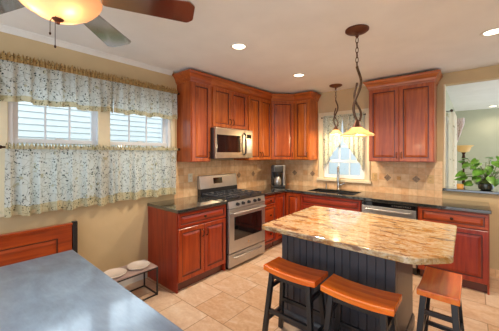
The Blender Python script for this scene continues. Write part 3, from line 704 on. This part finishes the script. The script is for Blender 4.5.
# ------------------------------------------------------------------ left window dressings
def wavy(y0, y1, zf0, zf1, xb, amp, folds, seed, nu=150, nv=14, flare=1.0, off=0):
    rnd = random.Random(seed); ph = [rnd.uniform(0, 6.28) for _ in range(4)]; fr = [folds*rnd.uniform(.8, 1.25) for _ in range(2)]
    def fn(u, v):
        k = .35+.65*v*flare; a = u*6.283
        w = math.sin(a*fr[0]+ph[0]+.8*math.sin(a*1.3+ph[2]))*.6+math.sin(a*fr[1]*1.9+ph[1])*.3
        return (xb+off+amp*k*w, y0+(y1-y0)*u+.006*math.sin(a*fr[0]*2+ph[3])*v, zf0(u)+(zf1(u)-zf0(u))*v)
    return MB().grid(fn, nu, nv)
def curtain(name, label, y0, y1, zt, zr, zb, xb, amp, folds, seed, hem, group, ruf):
    t = thing(name, label, 'curtain', (xb, (y0+y1)/2, zr), 0, group)
    fl = lambda u: 0; rr = random.Random(seed+1); p1, p2 = rr.uniform(0, 6), rr.uniform(0, 6)
    bot = lambda u: zb+.008*math.sin(u*19+p1)+.005*math.sin(u*37+p2)
    obj('panel', wavy(y0, y1, lambda u: zr-.012, lambda u: bot(u)+hem, xb, amp, folds, seed), curt, t, 0, True, fixn=False)
    k1 = wavy(y0, y1, lambda u: bot(u)+hem, bot, xb, amp, folds, seed, nv=4, flare=0, off=0)
    # the hem continues the folds at their full depth
    rnd = random.Random(seed); ph = [rnd.uniform(0, 6.28) for _ in range(4)]; fr = [folds*rnd.uniform(.8, 1.25) for _ in range(2)]
    def fn(u, v):
        a = u*6.283; w = math.sin(a*fr[0]+ph[0]+.8*math.sin(a*1.3+ph[2]))*.6+math.sin(a*fr[1]*1.9+ph[1])*.3
        return (xb+amp*w*(1+.15*v), y0+(y1-y0)*u+.006*math.sin(a*fr[0]*2+ph[3]), bot(u)+hem*(1-v))
    obj('hem_band', MB().grid(fn, 150, 4), curthem, t, 0, True, fixn=False)
    def fr_(u, v):
        a = u*6.283; s_ = math.sin(a*folds*3.1+1)*.5+math.sin(a*folds*5.3)*.5
        z = zr-.016+(zt-zr+.016)*v+(.013*math.sin(a*folds*4.1+2*math.sin(a*3))+.009*math.sin(a*folds*9.7))*v
        return (xb+.022+.010*s_*(.4+v), y0+(y1-y0)*u, z)
    obj('ruffle', MB().grid(fr_, 260, 4), ruf, t, 0, True, fixn=False)
def rod(label, p0, p1, r, brackets):
    t = thing('curtain_rod', label, 'curtain rod', p0); d = (Vector(p1)-Vector(p0)).normalized()
    obj('pole', MB().tube([p0, p1], r, 10), bronze, t, 0, True)
    for p, s_ in ((p0, -1), (p1, 1)): obj('finial', MB().sphere(Vector(p)+d*s_*.012, r*1.9, 8), bronze, t, 0, True)
    for a, b in brackets: obj('bracket', MB().tube([a, b], .006, 8), bronze, t, 0, True)
CX = .075
rod('dark rod near the ceiling carrying the short floral valances', (CX, -4.22, 2.318), (CX, -2.395, 2.318), .008, [((CX, -4.16, 2.318), (.0, -4.16, 2.318)), ((CX, -2.42, 2.318), (.0, -2.42, 2.318))])
rod('dark rod halfway down the window carrying the long floral curtains', (CX, -4.105, 1.578), (CX, -2.385, 1.578), .009, [((CX, -4.10, 1.578), (.0, -4.10, 1.578)), ((CX, -2.42, 1.578), (.0, -2.42, 1.578))])
G1 = 'floral curtains on the two-part window'
curtain('curtain_valance', 'short floral valance over the window half directly above the bench', -4.24, -3.206, 2.365, 2.318, 1.965, CX, .030, 9, 11, .052, G1, curtruf)
curtain('curtain_valance', 'short floral valance over the right half of the window, next to the cherry upper cabinet', -3.222, -2.415, 2.365, 2.318, 1.968, CX+.012, .028, 7, 12, .052, G1, curtruf)
curtain('cafe_curtain', 'long floral cafe curtain on the lower left half of the window, above the bench', -4.085, -3.208, 1.605, 1.578, .985, CX, .034, 8, 13, .085, G1, curthem)
curtain('cafe_curtain', 'long floral cafe curtain on the lower right half of the window, touching the worktop end', -3.212, -2.415, 1.605, 1.578, 1.0, CX+.010, .030, 7, 14, .085, G1, curthem)

# ------------------------------------------------------------------ sink window curtains
rod('thin rod across the top of the sink window', (1.03, -.055, 2.15), (1.745, -.055, 2.15), .006, [((1.05, -.055, 2.15), (1.05, -.02, 2.15)), ((1.725, -.055, 2.15), (1.725, -.02, 2.15))])
def jabot(label, xa, xb, seed):
    t = thing('swag_curtain', label, 'curtain', ((xa+xb)/2, -.055, 2.15), 0, 'sheer swags on the sink window')
    rnd = random.Random(seed); ph = rnd.uniform(0, 6)
    def fn(u, v):
        # u: 0 at casing, 1 at the middle of the window; the lower edge rises towards the middle
        zb = 1.22+.50*u**.8
        a = u*6.283; w = math.sin(a*4.2+ph)*.7+math.sin(a*9+ph*2)*.25
        return (xa+(xb-xa)*u*(1-.06*v), -.055+.020*w*(.4+.6*v), 2.14+(zb-2.14)*v)
    obj('panel', MB().grid(fn, 70, 20), sheer, t, 0, True, fixn=False)
    obj('ruffle', MB().grid(lambda u, v: (xa+(xb-xa)*u, -.064+.006*math.sin(u*60+ph), 2.135+.045*v+.004*math.sin(u*47)*v), 90, 3), sheer, t, 0, True, fixn=False)
jabot('sheer floral swag on the half of the sink window beside the narrow upper cabinet', 1.045, 1.386, 3)
jabot('sheer floral swag on the half of the sink window beside the wide two-door cabinet', 1.735, 1.394, 5)

# ------------------------------------------------------------------ ceiling fan
fan = thing('ceiling_fan', 'ceiling fan with walnut blades and an amber glass light bowl', 'ceiling fan', (1.46, -4.05, 2.20))
def flz(prof, c=(0,0,0), **k): return MB().lathe(prof, c, 36, **k)
obj('canopy', flz([(.075, CZ-2.20-.001), (.075, .37), (.03, .33)], cap=True), rust, fan)
obj('downrod', MB().tube([(0,0,.30), (0,0,.36)], .014, 12), rust, fan)
obj('motor_housing', flz([(.03, .31), (.10, .295), (.125, .25), (.125, .20), (.10, .165), (.085, .155)]), rust, fan)
obj('light_fitter', flz([(.085, .155), (.10, .14), (.10, .115), (.06, .11)]), rust, fan)
bw = obj('light_bowl', flz([(.012, .002), (.05, .008), (.10, .026), (.15, .056), (.185, .092), (.198, .118), (.192, .120), (.178, .094), (.145, .060), (.098, .031), (.05, .013), (.012, .007)], cap=False), bowlm, fan)
obj('finial', flz([(.004, -.022), (.010, -.018), (.008, -.010), (.020, -.004), (.026, .004), (.024, .010), (.003, .012)]), rust, fan)
for a in (20, 140, 260):
    obj('bulb', MB().sphere((.08*math.cos(R(a)), .08*math.sin(R(a)), .075), .024, 8), bulbm, fan)
    lamp('fan_lamp', 'POINT', (.08*math.cos(R(a)), .08*math.sin(R(a)), .045), FAN_POWER, (1, .84, .66), .02, fan)
for dx, dy, L in ((.035, -.02, .135), (-.012, -.03, .06)):
    pc = obj('pull_chain', MB().tube([(dx*.6, dy*.6, .015), (dx, dy, -.01), (dx, dy, -.01-L)], .0016, 6), bronze, fan)
    obj('pull_knob', MB().sphere((dx, dy, -.014-L), .005, 6, 1.6), bronze, pc)
for k in range(5):
    a = R(59+72*k)
    M_ = Matrix.Rotation(a, 4, 'Z') @ Matrix.Translation((0, 0, .150)) @ Matrix.Rotation(R(-11), 4, 'X')
    pts = round_poly([(.19, -.058), (.645, -.090), (.678, -.058), (.678, .058), (.645, .090), (.19, .058)], [.02, .012, .012, .012, .012, .02])
    m = MB().prism(pts, -.004, .004); m.v = [tuple(M_ @ Vector(p)) for p in m.v]; bl = obj('blade', m, walnut, fan, .002)
    m = MB(); m.prism([(.10, -.018), (.17, -.02), (.26, -.035), (.27, 0), (.26, .035), (.17, .02), (.10, .018)], .0045, .010); m.v = [tuple(M_ @ Vector(p)) for p in m.v]; obj('blade_iron', m, rust, bl)

# ------------------------------------------------------------------ pendants
def pendant(label, x, y, zs, sr, power=1.0):
    t = thing('pendant_light', label, 'pendant light', (x, y, zs), 0, 'pendant lights'); H_ = CZ-zs
    obj('canopy', MB().lathe([(.03, H_-.04), (.085, H_-.022), (.098, H_-.012), (.098, H_-.001)], (0,0,0), 28), rust, t)
    obj('hook', MB().lathe([(.006, H_-.075), (.016, H_-.06), (.010, H_-.05), (.018, H_-.04)], (0,0,0), 14), rust, t)
    z = H_-.072; k = 0; zend = H_*.66
    while z-.05 > zend-.03:
        pts = []
        for j in range(12):
            a = j*math.pi/6; c, s_ = .011*math.cos(a), .027*math.sin(a)
            pts.append((c, 0, z-.024+s_) if k % 2 == 0 else (0, c, z-.024+s_))
        obj('chain_link', MB().tube(pts, .0032, 6, True), stembr, t); z -= .043; k += 1
    zb = .105; zt = z+.005
    obj('stem', MB().tube([(.040*math.sin(q*5.4+.1)*math.sin(math.pi*min(1, q*1.02))**.6 if 0 < q < 1 else 0, .018*math.cos(q*5.4)*math.sin(math.pi*q), zt+(zb-zt)*q) for q in [i/28 for i in range(29)]], .0115, 8), stembr, t)
    obj('stem', MB().tube([(-.036*math.sin(q*5.4)*math.sin(math.pi*(.28+.72*q-.28)) , -.018*math.cos(q*5.4)*math.sin(math.pi*q), zt-(zt-zb)*.30+(zb-(zt-(zt-zb)*.30))*q) for q in [i/22 for i in range(23)]], .0095, 8), stembr, t)
    obj('socket_cup', MB().lathe([(.012, .12), (.018, .105), (.034, .074), (.042, .052), (.020, .052)], (0,0,0), 20), rust, t)
    def sh(u, v):
        a = u*2*math.pi; r = .030+(sr-.030)*v**1.35; zz = .066-.080*v**.85+.004*math.cos(a*6)*v*v-.006*v**6
        return (r*math.cos(a)*(1+.03*math.cos(a*6)*v*v), r*math.sin(a)*(1+.03*math.cos(a*6)*v*v), zz)
    so = obj('glass_shade', MB().grid(sh, 48, 10), shadem, t, fixn=False)
    sm = so.modifiers.new('thick', 'SOLIDIFY'); sm.thickness = .004
    obj('bulb', MB().sphere((0, 0, .012), .021, 8, 1.25), bulbm, t)
    lamp('pendant_lamp', 'POINT', (0, 0, -.03), PENDANT_POWER*power, (1, .76, .46), .03, t)
pendant('large bronze pendant light with twisted stem and amber glass shade over the island', 2.288, -2.07, 1.70, .140)
pendant('bronze pendant light with twisted stem hanging in front of the sink window', 1.40, -.36, 1.845, .10, 2.6)

# ------------------------------------------------------------------ recessed lights
def can(label, x, y, power=1.0):
    t = thing('recessed_light', label, 'ceiling light', (x, y, CZ), 0, 'recessed ceiling lights')
    obj('trim_ring', MB().lathe([(.062, -.001), (.066, -.006), (.088, -.006), (.092, -.001)], (0,0,0), 32, cap=False), white, t)
    obj('lens', MB().lathe([(.063, -.002), (.05, -.004), (.002, -.005)], (0,0,0), 28), canm, t)
    if power: lamp('can_lamp', 'SPOT', (0, 0, -.02), CAN_POWER*power, (1, .84, .64), .06, t, spot_size=R(150), spot_blend=.8)
can('recessed ceiling light closest to the ceiling fan', 1.252, -2.474)
can('recessed ceiling light closest to the angled corner upper cabinet', 1.221, -1.212)
can('recessed kitchen ceiling light in front of the pass-through, cut by the picture edge', 3.20, -1.239)
can('recessed ceiling light in the next room beyond the pass-through', 3.42, 3.80, .15)

# ------------------------------------------------------------------ pass-through ledge and things on it
lg = obj('ledge_countertop', MB().prism([(PX-.011, -.045), (5.2, -.045), (5.2, .26), (PX+.002, .26), (PX+.002, -.002), (PX-.011, -.002)], 1.022, 1.055), darkm, None, .005); tag(lg, 'dark granite ledge on the half wall of the pass-through', 'countertop')
pl = thing('potted_pothos', 'leafy green potted plant standing on the dark granite ledge', 'plant', (3.19, .08, 1.055))
obj('pot', MB().lathe([(.045, 0), (.07, .012), (.08, .045), (.074, .08), (.06, .09), (.055, .085), (.068, .045), (.05, .018), (.01, .014)], (0,0,0), 28), soil, pl)
rnd = random.Random(21); leaf = MB(); stems = MB()
def heart(c, n, up, s_):
    c, n = Vector(c), Vector(n).normalized(); u = (Vector(up)-n*n.dot(Vector(up))).normalized(); r = n.cross(u)
    out = [(0, -.12), (.28, -.30), (.48, -.12), (.50, .15), (.36, .48), (.16, .82), (0, 1.0)]
    vs = [c+u*(-.12)*s_*.0]; L_ = []
    ring = out+[(-x, y) for x, y in out[-2:0:-1]]
    pts = [c+(r*x+u*y)*s_+n*(-abs(x)**1.5*.35+-.25*max(0, y-.3)**2)*s_ for x, y in ring]
    mid = c+u*.30*s_
    leaf.add([mid]+pts, [(0, i+1, (i+1) % len(pts)+1) for i in range(len(pts))], True)
for i in range(58):
    a = rnd.uniform(0, 6.283); rr = .06+.19*math.sqrt(rnd.random()); zz = .17+.28*rnd.random()*(1-(rr/.3)**2*.4)
    if rnd.random() < .25: zz = .07+.1*rnd.random(); rr = .12+.12*rnd.random()
    p = Vector((rr*math.cos(a)*1.12, rr*math.sin(a)*.75, zz)); base_ = Vector((rnd.uniform(-.04, .04), rnd.uniform(-.03, .03), .08))
    mid = (p+base_)/2+Vector((0, 0, .06)); stems.tube([base_, mid, p], .0028, 6)
    n = Vector((math.cos(a)*.5+.25+rnd.uniform(-.4, .4), math.sin(a)*.5-.55+rnd.uniform(-.3, .3), .7)); heart(p, n, (math.cos(a), math.sin(a), -.35+rnd.uniform(-.3, .3)), rnd.uniform(.06, .10))
obj('stems', stems, stemm, pl); obj('foliage', leaf, leafm, pl, fixn=False)
cj = thing('candle_jar', 'small glowing amber candle jar at the end of the dark granite ledge', 'candle', (2.935, .06, 1.055))
obj('jar', MB().lathe([(.028, 0), (.036, .008), (.038, .05), (.036, .062), (.033, .06), (.034, .05), (.033, .012), (.002, .008)], (0,0,0), 24), amber, cj)
obj('wax', MB().lathe([(.032, .012), (.032, .036), (.002, .037)], (0,0,0), 20), cream, cj)
# the next room
rod('dark curtain rod in the next room seen end-on beyond the pass-through', (2.80, .98, 2.225), (2.80, 1.95, 2.225), .012, [((2.80, 1.02, 2.225), (2.72, 1.02, 2.225)), ((2.80, 1.9, 2.225), (2.72, 1.9, 2.225))])
fcu = thing('long_curtain', 'long plain white curtain in the next room beyond the pass-through', 'curtain', (2.80, 1.4, 2.2))
obj('panel', MB().grid(lambda u, v: (2.795+.045*math.sin(u*44+.4*math.sin(v*3)), 1.02+.85*u, 2.21-2.16*v), 110, 12), whitecloth, fcu, 0, True, fixn=False)
tv = thing('toile_valance', 'small pink and white toile valance tail hanging over the long white curtain', 'curtain', (2.88, 1.86, 2.2))
obj('panel', MB().grid(lambda u, v: (2.80+.15*u*(1-.25*v)+.012*math.sin(v*5), 1.90+.03*math.sin(u*14), 2.19-(.16+.30*(1-abs(2*u-1)*.6))*v), 30, 10), toile, tv, 0, True, fixn=False)
tl = thing('torchiere_lamp', 'torchiere floor lamp with an amber bowl shade beyond the pass-through', 'floor lamp', (2.925, 2.3, 0))
obj('base', MB().lathe([(.14, 0), (.14, .02), (.09, .035), (.03, .06)], (0,0,0), 28), bronze, tl)
obj('pole', MB().lathe([(.016, .05), (.016, .9), (.03, .95), (.018, 1.0), (.016, 1.25), (.034, 1.32), (.018, 1.38), (.03, 1.44), (.02, 1.50), (.04, 1.56)], (0,0,0), 18), bronze, tl)
obj('lamp_shade', MB().lathe([(.04, 1.545), (.09, 1.56), (.105, 1.60), (.125, 1.65), (.165, 1.68), (.16, 1.683), (.115, 1.652), (.09, 1.60), (.03, 1.56)], (0,0,0), 32, cap=False), torchm, tl)
